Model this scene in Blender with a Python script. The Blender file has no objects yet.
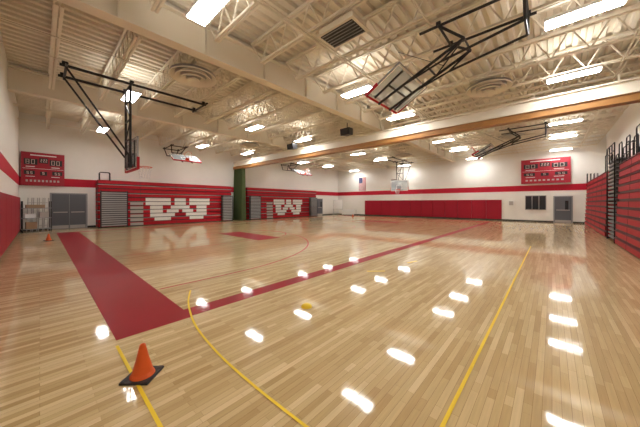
import bpy, math, random
from mathutils import Vector, Matrix
random.seed(4)
S=bpy.context.scene
S.view_settings.view_transform='Standard'

# ------------------------------------------------------------ materials
def mat(name,col,rough=.5,metal=0,emit=None,es=0,coat=0,noise=0,nscale=8,bump=0,alpha=1,trans=0,spec=.5):
    m=bpy.data.materials.new(name); m.use_nodes=True
    nt=m.node_tree; b=nt.nodes['Principled BSDF']
    b.inputs['Base Color'].default_value=(*col,1)
    b.inputs['Roughness'].default_value=rough
    b.inputs['Metallic'].default_value=metal
    b.inputs['Specular IOR Level'].default_value=spec
    b.inputs['Coat Weight'].default_value=coat
    b.inputs['Coat Roughness'].default_value=.07
    b.inputs['Transmission Weight'].default_value=trans
    b.inputs['Alpha'].default_value=alpha
    if emit:
        b.inputs['Emission Color'].default_value=(*emit,1); b.inputs['Emission Strength'].default_value=es
    if noise or bump:
        tc=nt.nodes.new('ShaderNodeTexCoord'); n=nt.nodes.new('ShaderNodeTexNoise')
        n.inputs['Scale'].default_value=nscale; n.inputs['Detail'].default_value=4
        nt.links.new(tc.outputs['Object'],n.inputs['Vector'])
        if noise:
            mx=nt.nodes.new('ShaderNodeMix'); mx.data_type='RGBA'
            mx.inputs[6].default_value=(*[c*(1-noise) for c in col],1)
            mx.inputs[7].default_value=(*[min(1,c*(1+noise)) for c in col],1)
            nt.links.new(n.outputs['Fac'],mx.inputs[0]); nt.links.new(mx.outputs[2],b.inputs['Base Color'])
        if bump:
            bp=nt.nodes.new('ShaderNodeBump'); bp.inputs['Strength'].default_value=bump; bp.inputs['Distance'].default_value=.01
            nt.links.new(n.outputs['Fac'],bp.inputs['Height']); nt.links.new(bp.outputs[0],b.inputs['Normal'])
    return m
RED=(.46,.008,.022)
M=dict(
 wall=mat('painted_block',(.85,.83,.78),.6,noise=.03,nscale=3),
 deck=mat('cream_steel_deck',(.77,.71,.59),.6,noise=.03,nscale=2),
 steel=mat('cream_steel',(.81,.75,.63),.55),
 red=mat('red_plastic',RED,.5,noise=.08,nscale=2,spec=.3),
 stripe=mat('red_wall_paint',(.50,.008,.03),.6,noise=.04,spec=.3),
 pad=mat('maroon_vinyl',(.34,.008,.025),.5,noise=.06,spec=.3),
 seam_shade=mat('red_seam_and_gap_shade',(.12,.006,.012),.5),  # panel joints, and shadow gaps painted on bleacher lips
 redfloor=mat('red_floor_paint',(.31,.003,.012),.5,coat=.25,noise=.08,nscale=3,spec=.15),
 redline=mat('red_line_paint',(.42,.012,.015),.5,coat=.22,spec=.15),
 yellow=mat('yellow_tape',(.88,.62,.015),.5),
 white=mat('white_plastic',(.84,.84,.82),.4),
 grey=mat('grey_plastic',(.30,.30,.31),.5),
 lgrey=mat('light_grey_trim',(.45,.42,.40),.4),
 black=mat('black_metal',(.013,.013,.015),.45),
 dark=mat('dark_rubber',(.03,.025,.025),.6),
 wood=mat('varnished_wood_beam',(.36,.17,.05),.4,noise=.25,nscale=4),
 lamp=mat('lamp_diffuser',(1,1,1),.5,emit=(1,.99,.97),es=50),
 ceiling_fill=mat('added_ceiling_fill',(1,1,1),.5,emit=(1,.96,.90),es=18),  # added glow to brighten the ceiling, not a fixture lamp
 orange=mat('orange_cone_plastic',(.78,.11,.01),.45,noise=.1,nscale=9),
 green=mat('green_curtain',(.06,.085,.025),.8,noise=.2,nscale=5),
 door=mat('grey_door_paint',(.11,.12,.14),.4),
 glass=mat('backboard_glass',(.62,.70,.74),.05,alpha=.42),
 win=mat('dark_window_glass',(.02,.02,.025),.1),
 net=mat('white_net',(.8,.8,.8),.7),
 rim=mat('orange_rim',(.7,.07,.01),.4),
 blue=mat('flag_blue',(.01,.02,.12),.7),
 digits=mat('scoreboard_digits',(.65,.45,.40),.5),
 score=mat('scoreboard_red',(.36,.008,.025),.5),
 tan=mat('tan_cardboard',(.35,.24,.14),.7,noise=.1),
)
def floor_mat():
    m=bpy.data.materials.new('maple_strip_floor'); m.use_nodes=True
    nt=m.node_tree; N=nt.nodes; L=nt.links; b=N['Principled BSDF']
    tc=N.new('ShaderNodeTexCoord'); mp=N.new('ShaderNodeMapping'); mp.inputs['Rotation'].default_value=(0,0,math.radians(90))
    L.new(tc.outputs['Object'],mp.inputs['Vector'])
    def brick(w,h,c1,c2,off):
        k=N.new('ShaderNodeTexBrick'); k.inputs['Scale'].default_value=1
        k.inputs['Brick Width'].default_value=w; k.inputs['Row Height'].default_value=h
        k.inputs['Mortar Size'].default_value=.0012; k.inputs['Mortar Smooth'].default_value=.5
        k.inputs['Color1'].default_value=(*c1,1); k.inputs['Color2'].default_value=(*c2,1)
        k.inputs['Mortar'].default_value=(.45,.30,.14,1); k.offset=off; k.offset_frequency=2
        L.new(mp.outputs[0],k.inputs['Vector']); return k
    k1=brick(.83,.057,(.76,.60,.335),(.58,.42,.20),.37)
    k2=brick(1.31,.057,(1,1,1),(.80,.74,.64),.61)
    mx=N.new('ShaderNodeMix'); mx.data_type='RGBA'; mx.blend_type='MULTIPLY'; mx.inputs[0].default_value=.9
    L.new(k1.outputs['Color'],mx.inputs[6]); L.new(k2.outputs['Color'],mx.inputs[7])
    gr=N.new('ShaderNodeMapping'); gr.inputs['Scale'].default_value=(30,1.5,1)
    L.new(tc.outputs['Object'],gr.inputs['Vector'])
    n=N.new('ShaderNodeTexNoise'); n.inputs['Scale'].default_value=2; n.inputs['Detail'].default_value=5
    L.new(gr.outputs[0],n.inputs['Vector'])
    rp=N.new('ShaderNodeMapRange'); rp.inputs['To Min'].default_value=.82; rp.inputs['To Max'].default_value=1.14
    L.new(n.outputs['Fac'],rp.inputs['Value'])
    m2=N.new('ShaderNodeMix'); m2.data_type='RGBA'; m2.blend_type='MULTIPLY'; m2.inputs[0].default_value=1
    L.new(mx.outputs[2],m2.inputs[6]); L.new(rp.outputs[0],m2.inputs[7]); L.new(m2.outputs[2],b.inputs['Base Color'])
    b.inputs['Roughness'].default_value=.45; b.inputs['Specular IOR Level'].default_value=.1; b.inputs['Coat Weight'].default_value=.9
    b.inputs['Coat Roughness'].default_value=.055; b.inputs['Coat IOR'].default_value=1.5
    n2=N.new('ShaderNodeTexNoise'); n2.inputs['Scale'].default_value=6; n2.inputs['Detail'].default_value=1
    L.new(tc.outputs['Object'],n2.inputs['Vector'])
    bp=N.new('ShaderNodeBump'); bp.inputs['Strength'].default_value=.05; bp.inputs['Distance'].default_value=.01
    L.new(n2.outputs['Fac'],bp.inputs['Height']); L.new(bp.outputs[0],b.inputs['Coat Normal'])
    return m
M['floor']=floor_mat()

# ------------------------------------------------------------ mesh builder
class MB:
    def __init__(s): s.v=[];s.f=[];s.m=[];s.mats=[]
    def mi(s,n):
        if n not in s.mats: s.mats.append(n)
        return s.mats.index(n)
    def add(s,vs,fs,m):
        o=len(s.v); s.v+= [tuple(x) for x in vs]; k=s.mi(m)
        for f in fs: s.f.append([o+i for i in f]); s.m.append(k)
    def box(s,x0,x1,y0,y1,z0,z1,m):
        vs=[(x,y,z) for x in (x0,x1) for y in (y0,y1) for z in (z0,z1)]
        s.add(vs,[(0,1,3,2),(4,6,7,5),(0,4,5,1),(2,3,7,6),(0,2,6,4),(1,5,7,3)],m)
    def bar(s,a,b,w,h,m):
        a=Vector(a);b=Vector(b);d=(b-a).normalized()
        up=Vector((0,0,1)) if abs(d.z)<.95 else Vector((0,1,0))
        r=d.cross(up).normalized()*w/2; u=r.cross(d).normalized()*h/2
        vs=[p+i*r+j*u for p in (a,b) for i,j in ((-1,-1),(1,-1),(1,1),(-1,1))]
        s.add(vs,[(0,3,2,1),(4,5,6,7),(0,1,5,4),(1,2,6,5),(2,3,7,6),(3,0,4,7)],m)
    def tube(s,a,b,r,m,n=8,r2=None):
        a=Vector(a);b=Vector(b);d=(b-a).normalized(); r2=r if r2 is None else r2
        up=Vector((0,0,1)) if abs(d.z)<.95 else Vector((0,1,0))
        p=d.cross(up).normalized(); q=p.cross(d).normalized()
        vs=[]
        for c,rr in ((a,r),(b,r2)):
            for i in range(n):
                t=2*math.pi*i/n; vs.append(c+rr*(math.cos(t)*p+math.sin(t)*q))
        fs=[(i,(i+1)%n,n+(i+1)%n,n+i) for i in range(n)]+[tuple(range(n))[::-1],tuple(range(n,2*n))]
        s.add(vs,fs,m)
    def path(s,pts,r,m,n=8):
        for a,b in zip(pts,pts[1:]): s.tube(a,b,r,m,n)
    def lathe(s,prof,m,n=32,c=(0,0,0)):
        vs=[];k=len(prof)
        for r,z in prof:
            for i in range(n):
                t=2*math.pi*i/n; vs.append((c[0]+r*math.cos(t),c[1]+r*math.sin(t),c[2]+z))
        fs=[(j*n+i,j*n+(i+1)%n,(j+1)*n+(i+1)%n,(j+1)*n+i) for j in range(k-1) for i in range(n)]
        s.add(vs,fs,m)
    def torus(s,c,R,r,m,n=32,k=8,mtx=None):
        vs=[]
        for i in range(n):
            t=2*math.pi*i/n
            for j in range(k):
                p=2*math.pi*j/k
                vs.append((c[0]+(R+r*math.cos(p))*math.cos(t),c[1]+(R+r*math.cos(p))*math.sin(t),c[2]+r*math.sin(p)))
        fs=[(i*k+j,((i+1)%n)*k+j,((i+1)%n)*k+(j+1)%k,i*k+(j+1)%k) for i in range(n) for j in range(k)]
        s.add(vs,fs,m)
    def strip(s,pts,w,z,m):
        P=[Vector((p[0],p[1])) for p in pts]; L=[];R=[]
        for i,p in enumerate(P):
            d=(P[min(i+1,len(P)-1)]-P[max(i-1,0)]).normalized(); nn=Vector((-d.y,d.x))*w/2
            L.append(p+nn);R.append(p-nn)
        vs=[(a.x,a.y,z) for a in L]+[(a.x,a.y,z) for a in R]; n=len(P)
        s.add(vs,[(i,n+i,n+i+1,i+1) for i in range(n-1)],m)
    def xf(s,M4,start=0):
        for i in range(start,len(s.v)): s.v[i]=tuple(M4@Vector(s.v[i]))
    def obj(s,name,loc=(0,0,0),rz=0,parent=None,smooth=False,bevel=0):
        me=bpy.data.meshes.new(name); me.from_pydata(s.v,[],s.f)
        for n in s.mats: me.materials.append(M[n])
        me.polygons.foreach_set('material_index',s.m)
        if smooth: me.polygons.foreach_set('use_smooth',[True]*len(me.polygons))
        me.update()
        o=bpy.data.objects.new(name,me); o.location=loc; o.rotation_euler=(0,0,rz)
        bpy.context.collection.objects.link(o)
        if parent: o.parent=parent
        if bevel:
            b=o.modifiers.new('bevel','BEVEL'); b.width=bevel; b.segments=2; b.limit_method='ANGLE'
        return o
def empty(name,loc=(0,0,0),rz=0):
    e=bpy.data.objects.new(name,None); e.location=loc; e.rotation_euler=(0,0,rz)
    bpy.context.collection.objects.link(e); return e
def one(name,x0,x1,y0,y1,z0,z1,m,**k):
    b=MB(); b.box(x0,x1,y0,y1,z0,z1,m); return b.obj(name,**k)

XL,XR,YN,YF,ZD=-22.5,3.0,-.8,28.5,6.8
# ------------------------------------------------------------ shell
one('floor',XL-.2,XR+.2,YN-.2,YF+.2,-.1,0,'floor')
one('wall_left',XL-.2,XL,YN-.2,YF+.2,0,ZD+.1,'wall')
one('wall_right',XR,XR+.2,YN-.2,YF+.2,0,ZD+.1,'wall')
one('wall_far',XL,XR,YF,YF+.2,0,ZD+.1,'wall')
one('wall_near',XL,XR,YN-.2,YN,0,ZD+.1,'wall')
one('trim_left',XL,XL+.015,YN,YF,2.62,3.12,'stripe')
one('trim_far',XL+.02,XR,YF-.015,YF,2.62,3.12,'stripe')
one('trim_near',XL+.02,XR,YN,YN+.015,2.62,3.12,'stripe')
one('trim_right',XR-.015,XR,YN+.02,YF-.02,2.62,3.12,'stripe')
one('baseboard_far',XL+.02,XR,YF-.02,YF,0,.12,'black')
one('baseboard_left',XL,XL+.02,YN,YF-.03,0,.12,'black')
one('baseboard_near',XL+.03,XR,YN,YN+.02,0,.12,'black')
# deck
b=MB(); P=.30; x=XL-.1; prof=[]
while x<XR+.2:
    prof+=[(x,ZD),(x+.12,ZD),(x+.15,ZD+.09),(x+.27,ZD+.09)]; x+=P
n=len(prof)
b.add([(p[0],YN-.1,p[1]) for p in prof]+[(p[0],YF+.1,p[1]) for p in prof],[(i,i+1,n+i+1,n+i) for i in range(n-1)],'deck')
b.box(XL-.2,XR+.3,YN-.2,YF+.2,ZD+.12,ZD+.2,'deck')
b.obj('ceiling')
# joists
ZB,ZT=5.99,6.75
for i in range(20):
    y=.30+1.46*i
    for (xa,xb) in ((XL+.01,-15.08),(-14.72,-7.58),(-7.22,XR-.01)):
        b=MB()
        for dy in (-.045,.045):
            b.bar((xa,y+dy,ZT),(xb,y+dy,ZT),.06,.07,'steel')
            b.bar((xa+.5,y+dy,ZB),(xb-.5,y+dy,ZB),.055,.06,'steel')
        x=xa+.5; ns=11; st=(xb-xa-1.0)/ns
        b.bar((xa+.02,y,ZT-.05),(xa+.5,y,ZB),.035,.035,'steel'); b.bar((xb-.02,y,ZT-.05),(xb-.5,y,ZB),.035,.035,'steel')
        for k in range(ns):
            m0=x+st/2
            b.bar((x,y,ZB),(m0,y,ZT),.035,.035,'steel'); b.bar((m0,y,ZT),(x+st,y,ZB),.035,.035,'steel'); x+=st
        b.obj('steel_bar_joist')
for x in (-20.3,-17.7,-11.0,-9.6,-4.6,-2.2,1.6):
    b=MB(); b.bar((0,YN+.01,ZB-.048),(0,YF-.01,ZB-.048),.03,.03,'steel')
    b.obj('joist_bridging_rod',(x,0,0))
for x in (-7.4,-14.9):
    b=MB(); y0,y1=YN+.005,YF-.005
    b.box(x-.17,x+.17,y0,y1,5.78,5.82,'steel'); b.box(x-.02,x+.02,y0,y1,5.82,6.66,'steel'); b.box(x-.16,x+.16,y0,y1,6.62,6.66,'steel')
    for i in range(14): b.box(x-.13,x+.13,1.2+2*i,1.22+2*i,5.82,6.62,'steel')
    b.obj('steel_girder')
# divider beam
b=MB(); b.box(XL,XR,12.42,12.78,4.78,5.03,'wood'); b.box(XL,XR,12.36,12.84,5.03,5.06,'steel'); b.box(XL,XR,12.5,12.7,5.06,5.45,'steel'); b.box(XL,XR,12.4,12.8,5.45,5.49,'steel')
for i in range(12):
    x=XL+1+2.1*i
    b.bar((x,12.6,5.49),(x,12.6,5.76),.05,.05,'steel'); 
b.obj('curtain_track_beam')
b=MB()
b.tube((-4.65,YN+.02,5.88),(-4.65,YF-.02,5.88),.03,'steel'); b.tube((-17.2,YN+.02,5.88),(-17.2,YF-.02,5.88),.03,'steel')
b.obj('sprinkler_pipe')

# lights
for y in (2.4,8.0,11.7,18.2,22.1,27.3):
    for x in (.5,-5.4,-12.2,-18.9):
        b=MB(); b.box(-.64,.64,-.22,.22,0,.07,'white'); b.box(-.61,.61,-.19,.19,-.012,.001,'lamp')
        b.box(-.55,.55,-.16,.16,.07,.085,'ceiling_fill')  # invented glowing top plate, fills light onto the ceiling
        for sx in (-.6,.6): b.tube((sx,0.19,.06),(sx,.19,.18),.008,'steel',6)
        b.obj('high_bay_light',(x,y,5.75))

for (x,y) in ((-8.7,3.4),(-1.7,10.9),(-1.9,20),(-9.6,21.5),(-16.2,10.2)):
    b=MB()
    for r,z in ((.70,0),(.54,-.04),(.38,-.08),(.2,-.11)):
        b.lathe([(r,z),(r-.03,z+.02),(r-.15,z+.10),(r-.15,z+.12),(r,z+.04),(r,z)],'steel',36)
    b.lathe([(.42,.08),(.42,.22)],'steel',36); b.lathe([(.01,.12),(.68,.12)],'lgrey',36)
    b.obj('round_air_diffuser',(x,y,5.7),smooth=False)
b=MB(); b.box(-.55,.55,-.35,.35,0,.04,'steel'); b.box(-.5,.5,-.3,.3,.04,.18,'steel')
b.box(-.47,.47,-.28,.28,-.015,0,'black')
for i in range(6): b.bar((-.47,-.25+.1*i,-.02),(.47,-.25+.1*i,-.02),.015,.02,'grey')
b.obj('air_return_grille',(-3.8,5.0,5.74),0)
for x,y in ((-8.2,11.2),(-13.1,11.6)):
    b=MB(); b.add([(-.3,-.2,0),(.3,-.2,0),(.2,.25,.05),(-.2,.25,.05),(-.3,-.25,.35),(.3,-.25,.35),(.2,.25,.4),(-.2,.25,.4)],[(0,3,2,1),(4,5,6,7),(0,1,5,4),(1,2,6,5),(2,3,7,6),(3,0,4,7)],'black')
    b.tube((0,0,.35),(0,0,.68),.02,'black'); b.box(-.2,.2,-.262,-.24,.06,.3,'dark')
    b.obj('hanging_loudspeaker',(x,y,5.25))

# ------------------------------------------------------------ court markings
b=MB(); Z=.003
b.box(-19.6,-3.75,.6,1.45,0,Z,'redfloor')
b.box(-4.08,-3.78,1.45,25.3,0,Z,'redfloor')
b.box(-19.6,-3.75,25.3,26.1,0,Z,'redfloor')
b.box(-19.6,-19.3,1.45,25.3,0,Z,'redfloor')
b.box(-12.9,-9.3,6.3,7.5,0,Z,'redfloor')
b.box(-12.9,-9.3,19.2,20.3,0,Z,'redfloor')
for s,yb in ((1,2.9),(-1,23.7)):
    pts=[(-11.4+6.02,yb-s*1.4)]+[(-11.4+6.02*math.cos(t),yb+s*6.02*math.sin(t)) for t in [math.pi*i/48 for i in range(49)]]+[(-11.4-6.02,yb-s*1.4)]
    b.strip(pts,.05,Z,'redline')
    for x in (-9.57,-13.23): b.strip([(x,yb-s*1.4),(x,yb+s*4.3)],.05,Z,'redline')
    b.strip([(-11.4+1.83*math.cos(t),yb+s*(4.3+1.83*math.sin(t))) for t in [math.pi*i/24 for i in range(25)]],.05,Z,'redline')
b.strip([(-11.4+1.83*math.cos(t),13.35+1.83*math.sin(t)) for t in [math.pi*i/24 for i in range(49)]],.05,Z,'redline')
b.strip([(-19.3,13.35),(-4.1,13.35)],.05,Z,'redline')
b.obj('court_markings')
b=MB(); Z=.005
b.strip([(-.58,.9),(-.58,12.2)],.028,Z,'yellow')
b.strip([(-3.6,.58),(-.6,.58)],.028,Z,'yellow')
ctrl=[(-4.9,1.86),(-4.3,1.6),(-3.5,1.38),(-2.7,1.28),(-2.0,1.26),(-1.29,1.28),(-.6,1.32)]
def cat(c,n=8):
    c=[c[0]]+c+[c[-1]];o=[]
    for i in range(1,len(c)-2):
        p=[Vector(q) for q in c[i-1:i+3]]
        for k in range(n):
            t=k/n;o.append(.5*((2*p[1])+(-p[0]+p[2])*t+(2*p[0]-5*p[1]+4*p[2]-p[3])*t*t+(-p[0]+3*p[1]-3*p[2]+p[3])*t**3))
    o.append(Vector(c[-1]));return o
b.strip(cat(ctrl),.025,Z,'yellow')
b.strip([(-3.2,5.15),(-2.9,5.45)],.06,Z,'yellow')
b.strip([(-2.85,6.6),(-2.75,7.0)],.06,Z,'yellow')
b.obj('yellow_floor_tape')
b=MB(); b.lathe([(0.001,.045),(.05,.042),(.075,.025),(.085,0)],'yellow',24); b.obj('yellow_spot_marker',(-2.8,2.77,0),smooth=True)

# ------------------------------------------------------------ cones
def cone(x,y,rz=.3):
    b=MB()
    b.box(-.125,.125,-.125,.125,0,.018,'dark')
    b.lathe([(.1,.018),(.095,.03),(.083,.05),(.053,.16),(.026,.28),(.022,.295),(.015,.295),(.013,.275)],'orange',32)
    for i,j in ((1,1),(1,-1),(-1,1),(-1,-1)): b.box(i*.1-.02,i*.1+.02,j*.1-.02,j*.1+.02,.018,.024,'dark')
    b.obj('traffic_cone',(x,y,0),rz,smooth=False,bevel=.003)
cone(-2.80,.64,.75); cone(-15.8,.25); cone(-17.2,24.6,.2)

# ------------------------------------------------------------ bleachers
RH=.282; NR=11
WP=["######.###.######","######.###.######",".###..#####..###.",".###.###.###.###.",".######...######.","..####.....####.."]
def bleacher(L,w0=None,w1=None):
    b=MB()
    for i in range(NR):
        z=i*RH; xo=-.012*i
        b.box(xo-.9,xo,0,L,z+.055,z+RH-.045,'red')
        if i<NR-1: b.box(xo-.9,xo-.05,0,L,z+RH-.045,z+RH+.055,'black')  # black strip painted in as the shadow gap between rows
        b.box(xo-.3,xo+.03,0,L,z+RH-.035,z+RH-.005,('lgrey' if i%2 else 'red') if w0 else 'seam_shade')  # plain bleachers: dark lip colour stands in for shadow between rows
    nb=max(2,int(L/1.9))
    for k in range(nb+1):
        y=min(max(k*L/nb,.01),L-.01)
        for i in range(NR): b.box(-.012*i-.02,-.012*i+.004,y-.015,y+.015,i*RH+.055,i*RH+RH-.045,'seam_shade')
    if w0 is not None:
        cw=(w1-w0)/17
        for r,row in enumerate(WP):
            i=6-r; z=i*RH
            for c,ch in enumerate(row):
                if ch=='#':
                    b.box(-.012*i-.02,-.012*i+.008,w0+c*cw,w0+(c+1)*cw,z+.035,z+RH-.04,'white')
                    b.box(-.012*i-.02,-.012*i+.034,w0+c*cw,w0+(c+1)*cw,z+RH-.036,z+RH-.004,'white')
        for i in range(0,6):
            z=i*RH
            b.box(-.012*i-.02,-.012*i+.007,w0-.9,w0-.15,z+.055,z+RH-.045,'lgrey')
    b.box(-.95,-.06,.02,L-.02,0,.06,'black')
    return b
def rails(b,y,n=5,x0=-.1,zt=.62,dy=.16,z0=None):
    z0=NR*RH if z0 is None else z0
    for k in range(n):
        x=x0-.17*k
        b.path([(x,y,z0-.05),(x,y,z0+zt-.06),(x,y+dy*.3,z0+zt),(x,y+dy*3,z0+zt),(x,y+dy*3.3,z0+zt-.06),(x,y+dy*3.3,z0-.05)],.018,'black',6)
def stack(b,y0,y1,zt,xf=.28,slat='grey'):
    z=.1
    while z<zt-.06:
        b.box(-.02,xf,y0+.04,y1-.04,z,z+.09,slat); b.box(-.02,xf-.04,y0+.06,y1-.06,z+.09,z+.14,'black'); z+=.14
    for y in (y0,y1-.04):
        b.box(xf-.03,xf+.02,y,y+.04,0,zt+.1,'black'); b.box(0,.05,y,y+.04,0,zt+.1,'black')
    b.box(0,xf+.02,y0,y1,zt+.02,zt+.06,'black')
XB=-21.45
e=empty('folding_bleacher',(XB,2.5,0)); b=bleacher(9.2,2.6,7.2); rails(b,.1,3,zt=.5); b.obj('seat_rows',parent=e)
b=MB(); stack(b,.1,1.5,2.3); stack(b,8.2,9.15,2.15); b.obj('end_step_stacks',parent=e)
e=empty('folding_bleacher',(XB,13.35,0)); b=bleacher(9.6,3.1,7.2); b.obj('seat_rows',parent=e)
b=MB(); stack(b,.1,1.3,2.15); stack(b,8.3,9.4,2.15); b.obj('end_step_stacks',parent=e)
e=empty('folding_bleacher',(1.8,27.3,0),math.pi); b=bleacher(9.8); rails(b,.2,4); rails(b,9.0,5,zt=.75); b.obj('seat_rows',parent=e)
e=empty('folding_bleacher',(1.8,15.0,0),math.pi); b=bleacher(8.0); rails(b,.1,5,zt=.75); rails(b,1.4,5,zt=.75); rails(b,2.8,5,zt=.8);rails(b,4.2,5,zt=.8)
b.obj('seat_rows',parent=e)
b=MB()
for k in range(21):
    z=.1+k*.16
    b.box(-.9,-.02,.1,1.9,z,z+.035,'black'); b.box(-.85,.0,.14,1.86,z+.035,z+.10,'grey')
for y in (.05,1.9):
    for x in (-.9,-.45,.02): b.tube((x,y,0),(x,y,4.0),.022,'black')
for y in (.65,1.3): b.tube((-.45,y,3.3),(-.45,y,4.0),.02,'black'); b.tube((.02,y,3.3),(.02,y,4.0),.02,'black')
for z in (3.7,4.0): 
    for x in (.02,-.45,-.9): b.tube((x,.05,z),(x,1.9,z),.02,'black')
b.obj('bleacher_aisle_rail_rack',(1.85,17.2,0),math.pi)

# curtain
b=MB(); n=26; vs=[]
for i in range(n+1):
    x=XL+.12+1.5*i/n; y=12.6+(.26 if i%2 else -.26)
    vs+=[(x,y,.04),(x,y*.6+12.6*.4,4.78)]
b.add(vs,[(2*i,2*i+2,2*i+3,2*i+1) for i in range(n)],'green'); b.obj('divider_curtain')

# ------------------------------------------------------------ hoops
TOP=5.91
def board(b):
    b.box(-.89,.89,-.02,0,.02,1.05,'glass')
    for x0,x1,z0,z1 in ((-.915,-.86,0,1.07),(.86,.915,0,1.07),(-.86,.86,0,.05),(-.86,.86,1.02,1.07)): b.box(x0,x1,-.03,.008,z0,z1,'white')
    for x0,x1,z0,z1 in ((-.93,-.91,-.01,1.09),(.91,.93,-.01,1.09),(-.91,.91,1.07,1.09)): b.box(x0,x1,-.045,.0,z0,z1,'grey')
    for x0,x1,z0,z1 in ((-.305,-.255,.15,.60),(.255,.305,.15,.60),(-.305,.305,.56,.61),(-.305,.305,.15,.2)): b.box(x0,x1,.001,.006,z0,z1,'white')
    for x in (-.6,.6): b.box(x-.02,x+.02,-.07,-.03,.05,1.0,'black')
    b.box(-.6,.6,-.07,-.03,.5,.55,'black')
    b.box(-.93,.93,-.05,.03,-.045,.01,'red'); b.box(-.94,-.9,-.05,.03,-.04,.38,'red'); b.box(.9,.94,-.05,.03,-.04,.38,'red')
    b.torus((0,.40,.15),.235,.012,'rim'); b.box(-.12,.12,.0,.17,.135,.15,'rim'); b.box(-.12,.12,0,.012,.05,.2,'rim')
    for k in range(12):
        t=2*math.pi*k/12
        for d in (1,-1):
            t2=t+d*.4
            b.tube((.23*math.cos(t),.40+.23*math.sin(t),.14),(.15*math.cos(t2),.40+.15*math.sin(t2),-.28),.005,'net',4)
def main_hoop(x,y,rz):
    e=empty('suspended_basketball_hoop',(x,y,0),rz)
    b=MB(); board(b); b.xf(Matrix.Translation((0,0,2.82))); b.obj('backboard_and_rim',parent=e)
    b=MB(); w=.5
    for s in (-1,1):
        b.tube((s*.35,-.12,2.9),(s*.35,-.12,5.8),.04,'black')
        b.tube((s*w,-1.9,5.8),(s*w,2.5,5.8),.045,'black')
        b.tube((s*.35,-.15,3.3),(s*w,-1.75,5.75),.03,'black')
        for yy in (-1.8,-.12,2.4): b.box(s*w-.05,s*w+.05,yy-.05,yy+.05,5.8,TOP,'black')
    for z in (3.05,3.9,4.6,5.3): b.tube((-.35,-.12,z),(.35,-.12,z),.03,'black')
    b.tube((-.35,-.12,3.9),(.35,-.12,4.6),.018,'black'); b.tube((.35,-.12,4.6),(-.35,-.12,5.3),.018,'black')
    for yy in (-1.75,-.12,2.45): b.tube((-.75,yy,5.8),(.75,yy,5.8),.035,'black')
    b.box(-.2,.2,-.16,-.03,2.9,3.35,'black')
    b.obj('mast_frame',parent=e)
main_hoop(-11.5,2.3,0); main_hoop(-11.4,24.4,math.pi)
def folded_hoop(x,y,rz):
    e=empty('folded_up_basketball_hoop',(x,y,0),rz)
    p=Vector((0,1.25,5.4)); q=Vector((0,3.45,4.45)); d=(q-p).normalized()
    b=MB(); board(b)
    R=Matrix.Translation(q+Vector((0,.03,.10)))@Matrix.Rotation(math.atan2(d.y,-d.z)-.12,4,'X')
    b.xf(R); b.obj('backboard_and_rim',parent=e)
    b=MB()
    for s in (-1,1):
        a=Vector((s*.32,0,0)); g=p+a+Vector((0,.5,-.35))
        b.tube(p+a,q+a,.036,'black')
        b.tube(g,Vector((s*.32,.15,5.3)),.03,'black')
        b.tube(g,p+a+d*1.6,.025,'black')
        b.tube(p+a,Vector((s*.5,1.75,5.82)),.032,'black')
        b.tube(g,p+a,.025,'black')
        b.tube(Vector((s*.32,.15,5.3)),Vector((s*.5,.15,5.82)),.032,'black')
        b.tube((s*.5,0,5.82),(s*.5,2.2,5.82),.032,'black')
        for yy in (.15,1.75): b.box(s*.5-.04,s*.5+.04,yy-.05,yy+.05,5.82,TOP,'black')
    for t in (0,.9,1.6): c=p+d*t; b.tube(c+Vector((-.32,0,0)),c+Vector((.32,0,0)),.025,'black')
    b.tube(p+Vector((-.32,0,0)),p+d*.9+Vector((.32,0,0)),.018,'black')
    for yy in (.15,1.75): b.tube((-.6,yy,5.82),(.6,yy,5.82),.03,'black')
    b.tube((-.32,.15,5.3),(.32,.15,5.3),.025,'black')
    b.tube((0,1.8,5.1),(0,3.0,TOP),.008,'black',5)
    b.obj('folding_frame',parent=e)
folded_hoop(-.25,6.9,math.pi/2); folded_hoop(-.1,18.6,math.pi/2)
folded_hoop(-22.4,7.0,-math.pi/2); folded_hoop(-22.4,18.6,-math.pi/2)

# ------------------------------------------------------------ scoreboards
SEG={'0':'abcdef','1':'bc','2':'abged','3':'abgcd','4':'fgbc','5':'afgcd','8':'abcdefg'}
def digit(b,x,y,z,w,h,ch):
    t=.025
    D=dict(a=(y,y+w,z+h-t,z+h),g=(y,y+w,z+h/2-t/2,z+h/2+t/2),d=(y,y+w,z,z+t),f=(y,y+t,z+h/2,z+h),b=(y+w-t,y+w,z+h/2,z+h),e=(y,y+t,z,z+h/2),c=(y+w-t,y+w,z,z+h/2))
    for s in SEG[ch]:
        q=D[s]; b.box(x,x+.006,q[0],q[1],q[2],q[3],'digits')
def scoreboard(loc,rz,W,H):
    b=MB(); b.box(0,.2,0,W,0,H,'score')
    f=.2
    for y0,y1,z0,z1 in ((.06,.36,.62,.80),(.64,.94,.62,.80),(.40,.60,.68,.84),(.06,.30,.32,.44),(.70,.94,.32,.44),(.42,.58,.30,.42)):
        b.box(f,f+.012,y0*W,y1*W,z0*H,z1*H,'black')
    b.box(f,f+.01,.2*W,.8*W,.90*H,.93*H,'white'); b.box(f,f+.01,.03*W,.97*W,.5*H,.508*H,'white')
    for y in (.1,.68,): b.box(f,f+.01,y*W,(y+.2)*W,.55*H,.57*H,'white'); b.box(f,f+.01,y*W,(y+.2)*W,.255*H,.27*H,'white')
    for y in (.10,.22,.68,.80): digit(b,f+.012,y*W,.64*H,.08*W,.14*H,'8' if y<.2 else '0')
    for y in (.43,.49,.545): digit(b,f+.012,y*W,.71*H,.035*W,.10*H,'2')
    for y in (.12,.2,.76,.84,.47): digit(b,f+.012,y*W,.33*H,.05*W,.08*H,'5')
    for i in range(9): b.box(f,f+.01,(.1+.09*i)*W,(.15+.09*i)*W,.1*H,.16*H,'lgrey')
    b.obj('scoreboard',loc,rz)
scoreboard((XL+.02,-.72,2.65),0,1.75,1.9)
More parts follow.
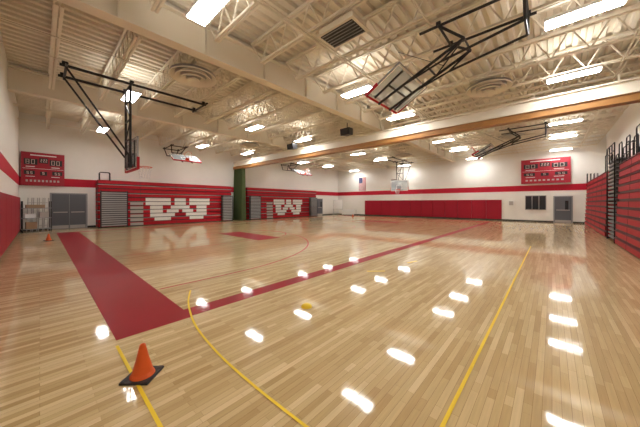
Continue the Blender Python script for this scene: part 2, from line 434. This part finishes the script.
scoreboard((-2.0,YF-.02,3.25),-math.pi/2,3.1,2.05)

# ------------------------------------------------------------ far wall items
b=MB(); n=12; x0,x1=-18.0,-3.4
for i in range(n):
    a=x0+(x1-x0)*i/n; c=x0+(x1-x0)*(i+1)/n
    b.box(a+.006,c-.006,YF-.09,YF-.021,.12,1.9,'pad')
b.obj('wall_padding',bevel=.015)
b=MB(); n=8
for i in range(n):
    a=-21.5+2.2*i; b.box(a+.006,a+2.19,YN+.021,YN+.09,.12,1.9,'pad')
b.obj('wall_padding',bevel=.015)
def door(w,h,wins=1,leafs=1):
    b=MB(); b.box(-w/2-.07,w/2+.07,-.06,-.001,0,h+.07,'grey')
    lw=w/leafs
    for i in range(leafs):
        a=-w/2+i*lw; b.box(a+.01,a+lw-.01,-.085,-.04,.01,h,'door')
        if wins: b.box(a+lw*.62,a+lw*.82,-.09,-.08,h*.5,h*.85,'win')
        b.box(a+lw*.1,a+lw*.9,-.12,-.1,1.0,1.06,'lgrey'); 
        for q in(.12,.85): b.box(a+lw*q,a+lw*(q+.03),-.12,-.08,1.0,1.06,'lgrey')
        b.box(a+.03,a+lw-.03,-.09,-.08,.02,.22,'lgrey')
    return b
door(1.55,2.15,0,2).obj('door_1',(XL+.02,1.25,0),math.pi/2)
door(1.0,2.1).obj('door_2',(.65,YF-.02,0),0)
door(1.0,2.1).obj('door_3',(XL+.02,24.6,0),math.pi/2)
b=MB(); 
b.box(-1.75,-.35,YF-.04,YF-.001,1.0,2.25,'lgrey')
for i in range(3): b.box(-1.7+.45*i,-1.7+.45*i+.41,YF-.05,YF-.035,1.05,2.2,'win')
b.obj('window_1')
b=MB(); b.box(-2.9,-2.5,YF-.12,YF-.001,1.3,1.8,'white'); b.box(-2.85,-2.55,YF-.13,YF-.11,1.4,1.75,'lgrey'); b.obj('thermostat_cabinet')
b=MB()
for i in range(13): b.box(-.5+i/13,-.5+(i+1)/13,-.02,0,0,1.7,'stripe' if i%2==0 else 'white')
b.box(-.5,0.04,-.026,-.02,1.0,1.7,'blue')
for i in range(3):
    for j in range(4): b.box(-.42+.15*i,-.38+.15*i,-.03,-.026,1.08+.15*j,1.12+.15*j,'white')
b.tube((-.6,-.01,1.72),(.6,-.01,1.72),.02,'wood')
b.obj('american_flag',(-18.4,YF-.04,3.2))
b=MB(); b.box(-.3,.3,-.02,0,0,.9,'dark'); b.tube((-.35,-.01,.91),(.35,-.01,.91),.015,'wood'); b.box(-.2,.2,-.025,-.02,.4,.7,'white'); b.obj('hanging_banner',(-14,YF-.04,3.5))
b=MB(); b.box(-.9,.9,-.35,.35,.72,.76,'white'); b.box(-.9,.9,-.36,-.33,.1,.74,'white')
for i in (-.85,.85):
    for j in (-.3,.3): b.tube((i,j,0),(i,j,.72),.02,'grey')
b.obj('scorers_table',(-19.6,27.2,0),.1)
b=MB(); b.box(-.6,.6,-.03,.03,.8,2.0,'white'); b.box(-.64,.64,-.04,-.031,.76,.8,'grey')
for i in(-.6,.6): b.tube((i,0,.05),(i,0,2.0),.025,'grey'); b.tube((i,-.3,.03),(i,.3,.03),.025,'grey')
b.obj('rolling_whiteboard',(-21.2,26.9,0),.5)
b=MB()
for i in range(4):
    y=-.5+.22*i
    b.path([(-21.9,y,0),(-22.3,y+.05,1.9)],.02,'lgrey'); b.path([(-21.9,y+.16,0),(-22.3,y+.2,1.9)],.02,'lgrey')
    for k in range(5): b.tube((-21.95-.07*k,y,.3+.33*k),(-21.95-.07*k,y+.16,.3+.33*k),.012,'lgrey')
b.obj('leaning_ladder_poles')
b=MB(); 
for z in (.15,.75,1.3): b.box(-.3,.3,-.55,.55,z,z+.03,'grey')
for i in(-.28,.28):
    for j in(-.53,.53): b.tube((i,j,0),(i,j,1.7),.02,'black')
b.box(-.2,.2,-.4,.0,.18,.55,'tan'); b.box(-.2,.2,.1,.45,.78,1.1,'lgrey'); b.box(-.22,.15,-.45,-.05,.78,1.0,'white')
b.box(-.2,.2,-.4,.3,1.33,1.5,'tan')
b.obj('equipment_shelf_cart',(-21.2,-.12,0),.1)

# ------------------------------------------------------------ camera & world
cd=bpy.data.cameras.new('camera'); cd.sensor_width=36; cd.lens=255/640*36; cd.shift_y=-10.5/640; cd.clip_start=.05
c=bpy.data.objects.new('camera',cd); c.location=(0,0,1.6); c.rotation_euler=(math.radians(90),0,math.radians(42.3))
bpy.context.collection.objects.link(c); S.camera=c
w=bpy.data.worlds.new('world'); S.world=w; w.use_nodes=True
w.node_tree.nodes['Background'].inputs[0].default_value=(.5,.5,.5,1); w.node_tree.nodes['Background'].inputs[1].default_value=.3
